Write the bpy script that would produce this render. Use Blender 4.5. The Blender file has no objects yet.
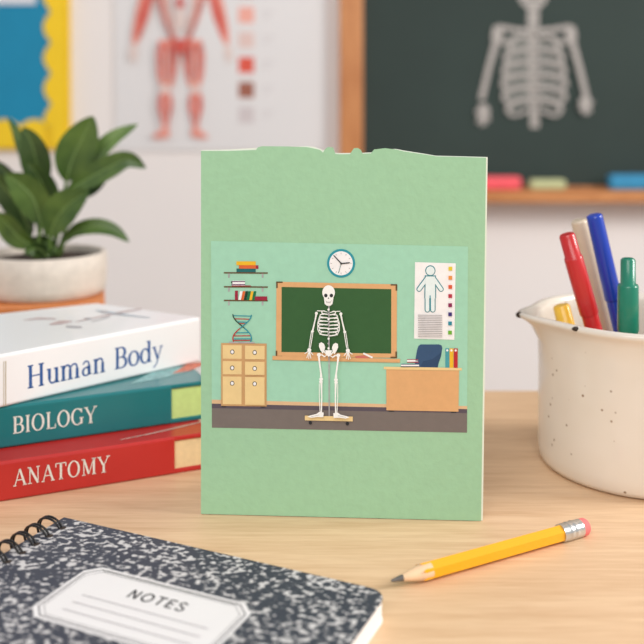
import bpy, math, random
from mathutils import Vector as V, Matrix
from mathutils.geometry import tessellate_polygon
random.seed(4)
S = bpy.context.scene
# ------------------------------------------------------------------ camera, light, exposure
F = 900.0; H = .197; D = .4441; PT = math.radians(1.5)
CX, CY = 322.0, 118 + F*math.tan(PT)
cam = bpy.data.cameras.new('camera'); co = bpy.data.objects.new('camera', cam)
S.collection.objects.link(co); S.camera = co
co.location = (0, -D, H); co.rotation_euler = (math.pi/2 - PT, 0, 0)
cam.sensor_width = 36; cam.lens = 36*F/644; cam.shift_y = -(322-CY)/644
cam.clip_start = .02; cam.clip_end = 50
cam.dof.use_dof = True; cam.dof.focus_distance = .435; cam.dof.aperture_fstop = 6.8

S.view_settings.view_transform = 'Standard'; S.view_settings.look = 'None'
S.view_settings.gamma = 1; S.view_settings.exposure = 0; S.view_settings.use_curve_mapping = False
w = bpy.data.worlds.new('world'); S.world = w; w.use_nodes = True
w.node_tree.nodes['Background'].inputs[0].default_value = (.95, .97, 1, 1)
w.node_tree.nodes['Background'].inputs[1].default_value = .60

def area(name, loc, target, sx, sy, power, col):
    l = bpy.data.lights.new(name, 'AREA'); l.shape = 'RECTANGLE'; l.size = sx; l.size_y = sy
    l.energy = power; l.color = col
    o = bpy.data.objects.new(name, l); S.collection.objects.link(o); o.location = loc
    o.rotation_euler = (V(target)-V(loc)).to_track_quat('-Z', 'Y').to_euler(); return o
area('window_light', (1.5, -.05, .8), (0, 0, 0), .55, .55, 22, (1, .97, .92))
area('front_fill_light', (-.35, -1.7, 1.45), (0, .2, 0), 1.4, 1.4, 25, (1, .97, .93))  # added fill light behind the camera, not a real panel; brightens the card

# ------------------------------------------------------------------ rays: a point seen at a pixel, on a plane that exists in the room
CAMP = V((0, -D, H))
def ray(px, py):
    a = (px-CX)/F; b = -(py-CY)/F; c, s = math.cos(PT), math.sin(PT)
    return V((a, c+b*s, -s+b*c))
def onz(px, py, z=0):
    r = ray(px, py); return CAMP + r*((z-H)/r.z)
def ony(px, py, y):
    r = ray(px, py); return CAMP + r*((y+D)/r.y)
def onp(px, py, o, n):
    r = ray(px, py); return CAMP + r*((o-CAMP).dot(n)/r.dot(n))

# ------------------------------------------------------------------ materials
def lin(c): return tuple(((x/255)/12.92 if x/255 <= .04045 else ((x/255+.055)/1.055)**2.4) for x in c)
MATS = {}
def mat(name, rgb, rough=.6, var=.04, scale=60, bump=0, spec=.5, metal=0, coat=0):
    if name in MATS: return MATS[name]
    m = bpy.data.materials.new(name); m.use_nodes = True; nt = m.node_tree
    b = nt.nodes['Principled BSDF']; b.inputs['Roughness'].default_value = rough
    b.inputs['Metallic'].default_value = metal; b.inputs['Specular IOR Level'].default_value = spec
    b.inputs['Coat Weight'].default_value = coat
    c = lin(rgb)
    tc = nt.nodes.new('ShaderNodeTexCoord'); n = nt.nodes.new('ShaderNodeTexNoise')
    n.inputs['Scale'].default_value = scale; n.inputs['Detail'].default_value = 5
    nt.links.new(tc.outputs['Object'], n.inputs['Vector'])
    r = nt.nodes.new('ShaderNodeValToRGB')
    r.color_ramp.elements[0].position = .3; r.color_ramp.elements[1].position = .7
    r.color_ramp.elements[0].color = tuple(x*(1-var) for x in c)+(1,)
    r.color_ramp.elements[1].color = tuple(min(1, x*(1+var)) for x in c)+(1,)
    nt.links.new(n.outputs['Fac'], r.inputs['Fac']); nt.links.new(r.outputs['Color'], b.inputs['Base Color'])
    if bump:
        bp = nt.nodes.new('ShaderNodeBump'); bp.inputs['Strength'].default_value = bump; bp.inputs['Distance'].default_value = .001
        nt.links.new(n.outputs['Fac'], bp.inputs['Height']); nt.links.new(bp.outputs['Normal'], b.inputs['Normal'])
    MATS[name] = m; return m
def wood(name, a, b_, sc=(3, 60, 60), rough=.45, bump=.08):
    m = bpy.data.materials.new(name); m.use_nodes = True; nt = m.node_tree; b = nt.nodes['Principled BSDF']
    b.inputs['Roughness'].default_value = rough
    tc = nt.nodes.new('ShaderNodeTexCoord'); mp = nt.nodes.new('ShaderNodeMapping'); mp.inputs['Scale'].default_value = sc
    n = nt.nodes.new('ShaderNodeTexNoise'); n.inputs['Scale'].default_value = 2.2; n.inputs['Detail'].default_value = 8; n.inputs['Roughness'].default_value = .62
    n2 = nt.nodes.new('ShaderNodeTexNoise'); n2.inputs['Scale'].default_value = 9; n2.inputs['Detail'].default_value = 3
    nt.links.new(tc.outputs['Object'], mp.inputs['Vector'])
    nt.links.new(mp.outputs[0], n.inputs['Vector']); nt.links.new(mp.outputs[0], n2.inputs['Vector'])
    mx = nt.nodes.new('ShaderNodeMath'); mx.operation = 'MULTIPLY_ADD'; mx.inputs[1].default_value = .35
    nt.links.new(n2.outputs['Fac'], mx.inputs[0])
    m2 = nt.nodes.new('ShaderNodeMath'); m2.operation = 'MULTIPLY'; m2.inputs[1].default_value = .65
    nt.links.new(n.outputs['Fac'], m2.inputs[0]); nt.links.new(m2.outputs[0], mx.inputs[2])
    r = nt.nodes.new('ShaderNodeValToRGB'); r.color_ramp.elements[0].position = .36; r.color_ramp.elements[1].position = .62
    r.color_ramp.elements[0].color = lin(a)+(1,); r.color_ramp.elements[1].color = lin(b_)+(1,)
    nt.links.new(mx.outputs[0], r.inputs['Fac']); nt.links.new(r.outputs['Color'], b.inputs['Base Color'])
    bp = nt.nodes.new('ShaderNodeBump'); bp.inputs['Strength'].default_value = bump; bp.inputs['Distance'].default_value = .0006
    nt.links.new(mx.outputs[0], bp.inputs['Height']); nt.links.new(bp.outputs['Normal'], b.inputs['Normal'])
    MATS[name] = m; return m

# ------------------------------------------------------------------ mesh builder
class MB:
    def __init__(s): s.v = []; s.f = []; s.m = []; s.sm = []; s.mats = []
    def mi(s, m):
        if m not in s.mats: s.mats.append(m)
        return s.mats.index(m)
    def add(s, vs, fs, m, smooth=False):
        o = len(s.v); s.v += [V(v) for v in vs]; k = s.mi(m)
        for f in fs: s.f.append([i+o for i in f]); s.m.append(k); s.sm.append(smooth)
        return s
    def prism(s, pts, z0, z1, m):        # plan outline, counter-clockwise
        n = len(pts); vs = [(p[0], p[1], z0) for p in pts]+[(p[0], p[1], z1) for p in pts]
        fs = [[i, (i+1) % n, n+(i+1) % n, n+i] for i in range(n)]
        return s.add(vs, fs+[list(range(n))[::-1], list(range(n, 2*n))], m)
    def box(s, x0, x1, y0, y1, z0, z1, m): return s.prism([(x0, y0), (x1, y0), (x1, y1), (x0, y1)], z0, z1, m)
    def obox(s, o, u, w_, a, b, z0, z1, m):   # oriented box: o + u*[a0,a1] + w*[b0,b1]
        P = [o+u*a[0]+w_*b[0], o+u*a[1]+w_*b[0], o+u*a[1]+w_*b[1], o+u*a[0]+w_*b[1]]
        return s.prism([(p.x, p.y) for p in P], z0, z1, m)
    def tube(s, pts, rad, m, n=12, closed=False, caps=True, flat=False):
        pts = [V(p) for p in pts]; N = len(pts)
        if not hasattr(rad, '__len__'): rad = [rad]*N
        t0 = (pts[1]-pts[0]).normalized(); a = t0.orthogonal().normalized(); rings = []
        for i, p in enumerate(pts):
            if closed: t = pts[(i+1) % N]-pts[i-1]
            else: t = pts[min(i+1, N-1)]-pts[max(i-1, 0)]
            if t.length < 1e-9: t = t0
            t = t.normalized(); a = (a-t*a.dot(t)).normalized(); b = t.cross(a)
            rings.append([p+(a*math.cos(q)+b*math.sin(q))*rad[i] for q in [2*math.pi*k/n for k in range(n)]])
        vs = [v for r in rings for v in r]; fs = []
        for i in range(N if closed else N-1):
            j = (i+1) % N
            for k in range(n): fs.append([i*n+k, i*n+(k+1) % n, j*n+(k+1) % n, j*n+k])
        s.add(vs, fs, m, not flat)
        if caps and not closed:
            s.add(rings[0], [list(range(n))[::-1]], m); s.add(rings[-1], [list(range(n))], m)
        return s
    def grid(s, rows, m, closeu=False, smooth=True):
        n = len(rows[0]); vs = [v for r in rows for v in r]; fs = []
        for i in range(len(rows)-1):
            for k in range(n if closeu else n-1):
                fs.append([i*n+k, i*n+(k+1) % n, (i+1)*n+(k+1) % n, (i+1)*n+k])
        return s.add(vs, fs, m, smooth)
    def ngon(s, pts, m):                  # flat polygon of any outline
        pts = [V(p) for p in pts]; return s.add(pts, [list(t) for t in tessellate_polygon([pts])], m)
    def slab(s, pts, off, m, mside=None): # outline extruded along off
        pts = [V(p) for p in pts]; n = len(pts); T = [list(t) for t in tessellate_polygon([pts])]; off = V(off)
        s.add(pts, T, m); s.add([p+off for p in pts], [t[::-1] for t in T], mside or m)
        s.add(pts+[p+off for p in pts], [[i, (i+1) % n, n+(i+1) % n, n+i] for i in range(n)], mside or m); return s
    def build(s, name, parent=None, bevel=0, seg=2):
        org = V((0, 0, 0)); q = parent
        while q: org = org+q.location; q = q.parent
        me = bpy.data.meshes.new(name); me.from_pydata([tuple(v-org) for v in s.v], [], s.f)
        for m in s.mats: me.materials.append(m)
        me.polygons.foreach_set('material_index', s.m); me.polygons.foreach_set('use_smooth', s.sm)
        me.update(); o = bpy.data.objects.new(name, me); S.collection.objects.link(o); o.parent = parent
        if bevel:
            b = o.modifiers.new('bevel', 'BEVEL'); b.width = bevel; b.segments = seg; b.limit_method = 'ANGLE'; b.angle_limit = math.radians(40)
        return o
def thing(name, label, cat, loc, group=None):
    o = bpy.data.objects.new(name, None); S.collection.objects.link(o); o.location = loc; o.empty_display_size = .02
    o['label'] = label; o['category'] = cat
    if group: o['group'] = group
    return o
def tag(o, label, cat, group=None):
    o['label'] = label; o['category'] = cat
    if group: o['group'] = group
    return o
def struct(o): o['kind'] = 'structure'; return o

# flat print laid on a surface: fn(x, y) -> point, n = surface normal
class Print:
    def __init__(s, fn, n, base=.00012, step=.00003): s.fn = fn; s.n = V(n).normalized(); s.b = base; s.st = step; s.mb = MB(); s.k = 0
    def _l(s): s.k += 1; return s.n*(s.b+s.st*s.k)
    def poly(s, pts, m, off=None):
        o = off if off is not None else s._l(); s.mb.ngon([s.fn(*p)+o for p in pts], m); return s
    def rect(s, x0, y0, x1, y1, m, sl=0): # sl: slope of the row in y per x
        return s.poly([(x0, y0), (x1, y0+sl*(x1-x0)), (x1, y1+sl*(x1-x0)), (x0, y1)], m)
    def stroke(s, pts, wd, m, off=None):
        o = off if off is not None else s._l(); n = len(pts)
        if not hasattr(wd, '__len__'): wd = [wd]*n
        L = []; R = []
        for i in range(n):
            a = pts[max(i-1, 0)]; b = pts[min(i+1, n-1)]; dx, dy = b[0]-a[0], b[1]-a[1]; q = math.hypot(dx, dy) or 1
            nx, ny = -dy/q*wd[i]/2, dx/q*wd[i]/2
            L.append(s.fn(pts[i][0]+nx, pts[i][1]+ny)+o); R.append(s.fn(pts[i][0]-nx, pts[i][1]-ny)+o)
        s.mb.add(L+R, [[i, i+1, n+i+1, n+i] for i in range(n-1)], m); return s
    def ell(s, x, y, rx, ry, m, n=24, rot=0, off=None):
        c, q = math.cos(rot), math.sin(rot); P = []
        for k in range(n):
            t = 2*math.pi*k/n; a, b = rx*math.cos(t), ry*math.sin(t); P.append((x+a*c-b*q, y+a*q+b*c))
        return s.poly(P, m, off)
    def ring(s, x, y, rx, ry, wd, m, a0=0, a1=360, n=30):
        return s.stroke([(x+rx*math.cos(math.radians(a0+(a1-a0)*k/n)), y+ry*math.sin(math.radians(a0+(a1-a0)*k/n))) for k in range(n+1)], wd, m)
    def build(s, name, parent): return s.mb.build(name, parent)
def bez(*P, n=10):
    out = []
    for k in range(n+1):
        t = k/n; Q = [V((p[0], p[1])) for p in P]
        while len(Q) > 1: Q = [Q[i].lerp(Q[i+1], t) for i in range(len(Q)-1)]
        out.append((Q[0].x, Q[0].y))
    return out

# serif letters drawn as strokes, cap height 1
TK, TN = .14, .06
def stem(x, y0, y1, w_=TK, top='both', bot='both'):
    r = [([(x, y0), (x, y1)], w_)]; e = .13
    for yy, k in ((y0+.025, bot), (y1-.025, top)):
        if k == 'both': r.append(([(x-e, yy), (x+e, yy)], TN))
        if k == 'left': r.append(([(x-e, yy), (x, yy)], TN))
        if k == 'right': r.append(([(x, yy), (x+e, yy)], TN))
    return r
def oval(x, y, rx, ry, a0=0, a1=360, n=26, tk=TK):
    P = []; W = []
    for k in range(n+1):
        t = math.radians(a0+(a1-a0)*k/n); P.append((x+rx*math.cos(t), y+ry*math.sin(t))); W.append(TN+(tk-TN)*abs(math.cos(t))**1.5)
    return [(P, W)]
def diag(x0, y0, x1, y1, w_): return [([(x0, y0), (x1, y1)], w_)]
def ser(x, y, e=.12): return [([(x-e, y), (x+e, y)], TN)]
GL = {
 'H': (.92, stem(.19, 0, 1)+stem(.7, 0, 1)+diag(.19, .52, .7, .52, TN)),
 'B': (.78, stem(.2, 0, 1, top='left', bot='left')+[([(.2, .975), (.42, .975)], TN), ([(.2, .52), (.44, .52)], TN), ([(.2, .025), (.44, .025)], TN)]+oval(.41, .748, .2, .227, -90, 90)+oval(.43, .272, .24, .247, -90, 90)),
 'I': (.42, stem(.2, 0, 1)),
 'O': (.88, oval(.42, .5, .33, .48)),
 'L': (.74, stem(.2, 0, 1, bot='left')+diag(.2, .025, .64, .025, TN)+diag(.63, .0, .64, .26, TN)),
 'G': (.88, oval(.43, .5, .33, .48, 42, 320)+stem(.7, .06, .44, bot='none')+diag(.71, .72, .7, .98, TN)),
 'Y': (.84, stem(.42, 0, .45, top='none')+diag(.12, .98, .42, .42, .12)+diag(.72, .98, .42, .42, TN)+ser(.12, .975)+ser(.72, .975)),
 'A': (.86, diag(.12, .02, .42, .98, TN)+diag(.42, .98, .74, .02, .13)+diag(.22, .34, .63, .34, TN)+ser(.11, .025, .1)+ser(.74, .025)),
 'N': (.9, diag(.19, 0, .19, 1, .06)+diag(.17, .98, .7, .02, .14)+diag(.7, 0, .7, 1, .06)+ser(.19, .025)+ser(.13, .975, .08)+ser(.7, .975)),
 'T': (.8, stem(.39, 0, 1, top='none')+diag(.06, .97, .72, .97, TN)+diag(.07, .76, .065, .97, TN)+diag(.71, .76, .715, .97, TN)),
 'M': (1.08, diag(.19, 0, .19, 1, .06)+diag(.2, .98, .52, .06, .13)+diag(.52, .06, .84, .98, .05)+stem(.85, 0, 1)+ser(.19, .025)+ser(.12, .975, .08)),
 'u': (.68, stem(.17, .2, .68, top='left', bot='none')+[(bez((.17, .25), (.17, -.03), (.38, -.03), (.52, .14)), .08)]+stem(.52, 0, .68, top='left', bot='right')),
 'n': (.7, stem(.17, 0, .68, top='left')+[(bez((.17, .5), (.3, .74), (.53, .74), (.53, .42)), .08)]+stem(.53, 0, .46, top='none')),
 'm': (1.05, stem(.17, 0, .68, top='left')+[(bez((.17, .5), (.3, .74), (.51, .74), (.51, .42)), .08)]+stem(.51, 0, .46, top='none')+[(bez((.51, .5), (.64, .74), (.86, .74), (.86, .42)), .08)]+stem(.86, 0, .46, top='none')),
 'a': (.6, [(bez((.12, .54), (.16, .72), (.42, .74), (.42, .45)), .07)]+stem(.42, .04, .46, top='none', bot='right')+oval(.27, .2, .17, .18, 20, 340, tk=.11)+diag(.27, .39, .42, .41, TN)),
 'o': (.66, oval(.32, .34, .25, .34)),
 'd': (.7, oval(.3, .34, .23, .34, 30, 330)+stem(.53, 0, 1.03, top='left', bot='right')),
 'y': (.64, diag(.12, .66, .34, .04, .11)+[(bez((.54, .66), (.34, .1), (.24, -.36), (.06, -.28)), TN)]+ser(.12, .655, .1)+ser(.54, .655, .08)),
 ' ': (.42, []),
}
SANS = {
 'N': (.86, [([(.12, 0), (.12, 1)], .14), ([(.12, 1), (.68, 0)], .15), ([(.68, 0), (.68, 1)], .14)]),
 'O': (.98, [(oval(.46, .5, .38, .46)[0][0], .15)]),
 'T': (.74, [([(.02, .95), (.68, .95)], .14), ([(.35, 0), (.35, .95)], .15)]),
 'E': (.7, [([(.12, 0), (.12, 1)], .15), ([(.12, .95), (.6, .95)], .14), ([(.12, .52), (.54, .52)], .14), ([(.12, .05), (.6, .05)], .14)]),
 'S': (.66, [(bez((.56, .82), (.44, 1.06), (.02, 1.02), (.1, .7), n=8)+bez((.14, .6), (.3, .5), (.52, .46), (.56, .3), n=8)+bez((.58, .2), (.5, -.08), (.12, -.04), (.06, .2), n=8), .14)]),
}
def text(mb, txt, p0, u, v, n, m, font=GL, off=.00015, gap=0.0):
    """p0 start of the baseline, u/v = vectors of one cap height along / up"""
    x = 0
    for ch in txt:
        wd, st = font[ch]
        pr = Print(lambda a, b, X=x: p0+u*(a+X)+v*b, n); pr.mb = mb
        for P, W in st: pr.stroke(P, W, m, off=V(n)*off)
        x += wd+gap
    return x
def textw(txt, font=GL, gap=0): return sum(font[c][0]+gap for c in txt)

# ------------------------------------------------------------------ the setting
WY = 1.156                                    # wall plane
wallm = mat('wall_paint', (238, 231, 229), .85, .015, 3, bump=.05)
struct(MB().box(-3, 3, WY, WY+.1, -.75, 1.9, wallm).build('wall_back'))
struct(MB().box(-3, 3, -2.5, WY, -.8, -.75, mat('floor_vinyl', (178, 165, 150), .5, .06, 6)).build('floor'))
struct(MB().box(-3, 3, WY-.015, WY, -.75, -.66, mat('baseboard_paint', (225, 220, 215), .5, .01)).build('baseboard_back'))

tabw = wood('pale_table_wood', (210, 171, 133), (229, 194, 157), sc=(6, 90, 90))
t = thing('table', 'light wooden table with fine grain under the card, books and mug', 'table', (0, -.25, -.75))
MB().box(-.95, .95, -.75, .203, -.026, 0, tabw).build('tabletop', t, .002)
MB().box(-.88, .88, .13, .15, -.1, -.026, tabw).build('apron', t)
for x in (-.9, .86):
    for y in (-.7, .12): MB().box(x, x+.045, y, y+.045, -.75, -.026, tabw).build('leg', t, .002)

# bulletin board on the wall
yel = mat('yellow_board_paper', (247, 205, 28), .7, .03, 20); blu = mat('blue_board_paper', (0, 134, 174), .7, .03, 20)
def wl(x, y, d=0): return ony(x, y, WY-d)
c = wl(71.5, 149.5); bx1 = c.x; bz0 = c.z; bx0 = bx1-1.0; bz1 = bz0+.72
t = thing('bulletin_board', 'yellow-bordered bulletin board with blue paper hanging above the plant', 'bulletin board', (bx1-.5, WY-.014, bz0))
MB().box(bx0, bx1, WY-.014, WY-.0005, bz0, bz1, yel).build('backing', t, .002)
in_x = wl(48, 0).x; in_z = wl(0, 126).z
MB().box(bx0+.06, in_x+.011, WY-.016, WY-.0142, in_z, bz1-.05, blu).build('blue_paper', t)
sp = abs(wl(0, 60).z-wl(0, 29.5).z)
def scallop(horizontal):
    mb = MB(); P = []
    ph = wl(0, 28).z
    if not horizontal:
        z = bz0+.004; P = [(bx1-.004, bz1-.01), (bx1-.004, z)]
        while z < bz1-.01:
            P.append((in_x+(.010-.0135*abs(math.cos(math.pi*(z-ph)/sp)) if z > in_z else .009), z)); z += sp/12
        P.append((in_x-.004, bz1-.01)); P = P[::-1]
    else:
        x = bx0+.01; P = []
        while x < in_x: P.append((x, in_z+.012*abs(math.cos(math.pi*(x-in_x+.02)/sp)))); x += sp/12
        P += [(in_x, bz0+.004), (bx0+.01, bz0+.004)]
    return mb.slab([(x, WY-.0165, z) for x, z in P], (0, -.0015, 0), yel)
scallop(False).build('scalloped_border', t); scallop(True).build('scalloped_border', t)
c = wl(39, 5.5)
tag(MB().box(c.x-.28, c.x, WY-.0185, WY-.0175, c.z, c.z+.2, mat('white_sheet', (226, 226, 234), .7, .01)).build('paper_sheet'),
    'white paper sheet pinned at the top of the blue board', 'paper')

# anatomy poster
pc0 = wl(116, 150.5); pc1 = wl(327, 0)
POY = WY-.004
t = thing('anatomy_poster', 'white wall poster of red human muscle figure with colour key squares', 'poster', (pc0.x+.18, WY, pc0.z))
PH = .62
MB().box(pc0.x, pc1.x, POY, WY-.0005, pc0.z, pc0.z+PH, mat('poster_paper', (226, 223, 224), .6, .01, 10)).build('poster_sheet', t)
red = mat('muscle_red', (208, 84, 74), .7, .18, 90); pink = mat('muscle_pink', (232, 150, 134), .7, .1, 90)
drk = mat('muscle_dark', (172, 58, 54), .7, .15, 90); pale = mat('tendon_pale', (226, 206, 200), .7, .05, 90)
pf = Print(lambda x, y: ony(x, y, POY), (0, -1, 0), .0003, .00015)
for sx in (-1, 1):
    q = lambda pts: [(181+sx*(x-181), y) for x, y in pts]
    pf.stroke(q([(156, -75), (148, -52), (146, -30), (148, -8), (143, 14), (138, 32), (135, 44)]), [16, 17, 14, 13, 14, 10, 5], pink)
    pf.stroke(q([(152, -62), (149, -35)]), [9, 7], red); pf.stroke(q([(150, -5), (143, 18), (138, 38)]), [6, 8, 3], red)
    pf.ell(*q([(134, 52)])[0], 4.2, 7.5, pale); pf.stroke(q([(131, 56), (130, 62)]), 2, pale); pf.stroke(q([(135, 56), (135, 64)]), 2, pale)
    pf.poly(q([(181, -84), (157, -76), (154, -52), (160, -20), (162, 0), (166, 22), (171, 40), (176, 48), (181, 50), (181, 46), (176, 36), (172, 20), (170, 5), (168, -20), (181, -30)]), pink)
    pf.stroke(q([(160, -20), (164, 4), (169, 22), (175, 42)]), [14, 12, 10, 5], pink)
    pf.stroke(q([(156, -10), (163, 12), (169, 30), (176, 44)]), [5, 4, 3.5, 3], red)
    for k in range(5): pf.stroke(q([(155+k*3.2, -24), (159+k*2.8, 2), (165+k*1.9, 22), (170+k*1.2, 36)]), [1.2, 1, .8, .5], drk if k % 2 else pale)
    pf.stroke(q([(166, -5), (171, 18), (175, 34)]), 2.4, pale); pf.stroke(q([(160, 0), (167, 22), (172, 38)]), 1.6, drk)
    pf.ell(*q([(170, -58)])[0], 10, 12, red)
    pf.poly(q([(160, 40), (171, 40), (178, 48), (179, 58), (177, 72), (174, 84), (169, 90), (162, 88), (158, 74), (157, 54)]), pink)
    pf.stroke(q([(162, 44), (161, 60), (163, 80)]), [5, 6, 3], red); pf.stroke(q([(170, 44), (174, 60), (172, 80)]), [5, 7, 3], red)
    pf.stroke(q([(176, 50), (175, 64)]), 3.5, drk); pf.stroke(q([(167, 50), (167, 66), (168, 82)]), 1.8, pale)
    for k in range(5): pf.stroke(q([(159+k*4, 44+k), (160+k*3.6, 62), (163+k*2, 82)]), [.6, 1.1, .5], drk if k % 2 else pale)
    pf.ell(*q([(166, 90)])[0], 4.5, 5.5, pale)
    pf.poly(q([(161, 93), (171, 93), (173.5, 103), (172, 112), (169, 124), (168.5, 131), (164, 131), (163, 122), (159.5, 110), (159, 101)]), pink)
    pf.stroke(q([(163, 95), (162, 106), (165, 124)]), [4, 5, 1.5], red); pf.stroke(q([(171, 96), (171, 108), (168, 124)]), [3, 4, 1.5], red)
    pf.stroke(q([(167, 98), (167, 122)]), 1.5, pale)
    pf.poly(q([(163, 129), (169, 129), (171, 133), (169, 137), (158, 138.5), (153, 137), (156, 134)]), pink)
pf.stroke([(181, -90), (181, -76)], 11, red); pf.ell(181, -106, 11, 15, pink); pf.ell(181, -101, 7, 8, red)
pf.ell(181, 4, 4, 7, red); pf.poly([(173, 40), (189, 40), (184, 54), (178, 54)], red); pf.ell(181, 20, 5, 12, pale)
pf.build('muscle_figure', t)
for i, (yy, col) in enumerate([(-62, (214, 190, 120)), (-36, (230, 160, 140)), (-11, (196, 120, 110)), (15, (240, 172, 158)), (40, (226, 198, 192)), (65, (222, 88, 70)), (90, (158, 96, 78)), (115, (208, 198, 200))]):
    k = Print(lambda x, y: ony(x, y, POY), (0, -1, 0), .0003); m = mat('key_colour_%d' % i, col, .7, .03)
    k.rect(238.5, yy-8, 254, yy+8, m); k.build('key_square', t)
    k = Print(lambda x, y: ony(x, y, POY), (0, -1, 0), .0003)
    for j in range(2): k.stroke([(262, yy-3+5*j), (274-4*j, yy-3+5*j)], 1.6, mat('faint_print', (212, 206, 208)))
    k.build('key_caption', t)

# chalkboard
frw = wood('orange_frame_wood', (184, 116, 66), (208, 142, 88), sc=(30, 30, 4))
frh = wood('orange_ledge_wood', (184, 116, 66), (208, 142, 88), sc=(4, 30, 30))
a = wl(339.5, 0, .02); b = wl(363, 0, .02); led_t = ony(500, 191, WY-.07).z; CB1 = a.x+1.5; CBT = led_t+.95
t = thing('chalkboard', 'dark green chalkboard with orange wood frame and chalk-drawn skeleton', 'chalkboard', (a.x+.75, WY, led_t))
cbm = mat('chalkboard_slate', (42, 57, 53), .75, .1, 5)
MB().box(a.x+.01, CB1-.01, WY-.012, WY, led_t-.01, CBT, cbm).build('board_surface', t)
MB().box(a.x, b.x, WY-.028, WY, led_t-.022, CBT+.03, frw).build('frame_side', t, .003)
MB().box(CB1, CB1+(b.x-a.x), WY-.028, WY, led_t-.022, CBT+.03, frw).build('frame_side', t, .003)
MB().box(b.x, CB1, WY-.028, WY, CBT, CBT+.03, frh).build('frame_rail', t, .003)
LX0 = b.x; lz = ony(500, 203, WY-.07).z
MB().box(a.x+.0, CB1+.03, WY-.07, WY-.0285, lz, led_t, frh).build('chalk_ledge', t, .003)
MB().box(b.x, CB1, WY-.028, WY-.0005, lz, led_t+.004, frh).build('frame_rail', t, .002)
chm = mat('chalk_line', (176, 170, 166), .9, .12, 150); chs = mat('chalk_smudge', (112, 116, 112), .9, .12, 60)
ck = Print(lambda x, y: ony(x, y, WY-.012), (0, -1, 0), .0003, .00015)
ck.poly([(519, -30), (548, -30), (552, -14), (546, 2), (540, 8), (526, 8), (520, 2), (515, -14)], chm)
ck.ell(526, -12, 4, 4.5, cbm); ck.ell(541, -12, 4, 4.5, cbm); ck.stroke([(524, 0), (543, 0)], 1.2, cbm)
ck.poly([(504, 38), (533, 30), (563, 38), (566, 80), (556, 112), (533, 104), (509, 112), (501, 80)], chs)
ck.stroke([(533, 4), (533, 40), (534, 100), (534.5, 128)], [12, 11, 11, 9], chm)
for i in range(10): ck.stroke([(527, 12+i*12), (540, 12+i*12)], 1.0, chs)
for sx in (-1, 1):
    q = lambda pts: [(533.5+sx*(x-533.5), y) for x, y in pts]
    ck.stroke(q([(536, 31), (552, 30), (568, 27), (574, 30)]), 5, chm)
    ck.ell(*q([(570, 36)])[0], 6, 8, chm)
    ck.stroke(q([(570, 38), (578, 66), (586, 100)]), [7, 6, 6], chm)
    ck.stroke(q([(566, 44), (560, 42), (550, 40)]), 3, chm)
    for i in range(6):
        yy = 38+i*12.6; R = [24, 28, 30, 31, 30, 26][i]
        ck.stroke(q(bez((537, yy), (533+R*.7, yy-3), (533+R*1.12, yy+3), (533+R, yy+11), n=12)), [4]*4+[5]*9, chm)
        ck.stroke(q(bez((533+R, yy+11), (533+R*.85, yy+18), (533+R*.5, yy+12), (540, yy+9), n=8)), 3.4, chm)
    dx = 2 if sx > 0 else 0
    ck.ell(*q([(584, 107-4*sx)])[0], 6.5, 7, chm)
    for fx, fy in ((578, 116), (582, 120), (586, 121), (590, 118), (592, 108)):
        ck.stroke(q([(584, 104), (fx, fy+(-6 if sx > 0 else 5))]), [4, 2.6], chm)
ck.build('chalk_skeleton_drawing', t)
def chalk(x0, x1, y0, y1, col, name, label, cat, dep=.045):
    yy = WY-dep-.01; A = ony(x0, y1, yy); B = ony(x1, y0, yy); hgt = B.z-A.z
    mb = MB().box(A.x, B.x, yy, yy+.022, led_t+.0002, led_t+.0002+hgt, col)
    return tag(mb.build(name, None, .006, 4), label, cat, 'chalk on the ledge')
chalk(470, 522, 177.5, 191, mat('pink_chalk', (248, 98, 108), .8, .05), 'chalk_stick', 'thick pink chalk stick on the ledge just right of the card', 'chalk')
chalk(530, 567, 180.5, 191, mat('green_chalk', (196, 200, 152), .8, .05), 'chalk_stick', 'short pale green chalk stick in the middle of the ledge', 'chalk')
chalk(610, 665, 172.5, 188, mat('blue_chalk', (56, 142, 186), .8, .05), 'chalk_stick', 'thick blue chalk stick at the right end of the ledge', 'chalk')

# ------------------------------------------------------------------ plant stand, pot, plant
PX, PY = -.2195, .268; SZ = .0583
stw = wood('orange_stand_wood', (190, 108, 52), (214, 132, 72), sc=(4, 40, 40))
t = thing('plant_stand', 'orange-brown wooden stand under the potted plant behind the books', 'stand', (PX, PY+.01, -.75))
th = math.radians(14); u = V((math.cos(th), math.sin(th), 0)); v = V((-math.sin(th), math.cos(th), 0)); o = V((-.164, .233, 0))
MB().obox(o, u, v, (-.112, 0), (0, .11), SZ-.022, SZ, stw).build('stand_top', t, .002)
for i in (-.108, -.028):
    for j in (.004, .082): MB().obox(o, u, v, (i, i+.024), (j, j+.024), -.75, SZ-.022, stw).build('leg', t)

def lathe(mb, cx, cy, prof, m, n=64, fn=None):
    rows = []
    for r, z in prof:
        row = []
        for k in range(n):
            a = 2*math.pi*k/n; R = r if fn is None else r+fn(a, z, r); row.append(V((cx+R*math.cos(a), cy+R*math.sin(a), z)))
        rows.append(row)
    return mb.grid(rows, m, closeu=True)
potm = mat('stone_pot', (222, 210, 198), .8, .07, 160, bump=.3)
pot = thing('potted_plant', 'leafy green houseplant in a low cream stone pot behind the books', 'plant', (PX, PY, SZ))
rp = .0475; zt = SZ+.0325
lathe(MB(), PX, PY, [(.001, SZ), (rp*.9, SZ), (rp*.96, SZ+.002), (rp*.99, SZ+.008), (rp, SZ+.02), (rp, zt-.001), (rp-.001, zt), (rp-.004, zt), (rp-.005, zt-.001), (rp-.006, SZ+.02)], potm).build('pot', pot)
sm_ = MB(); lathe(sm_, PX, PY, [(.0005, zt-.004), (.02, zt-.0045), (rp-.0055, zt-.006)], mat('potting_soil', (62, 44, 34), .95, .4, 300, bump=1)); sm_.build('soil', pot)
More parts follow.
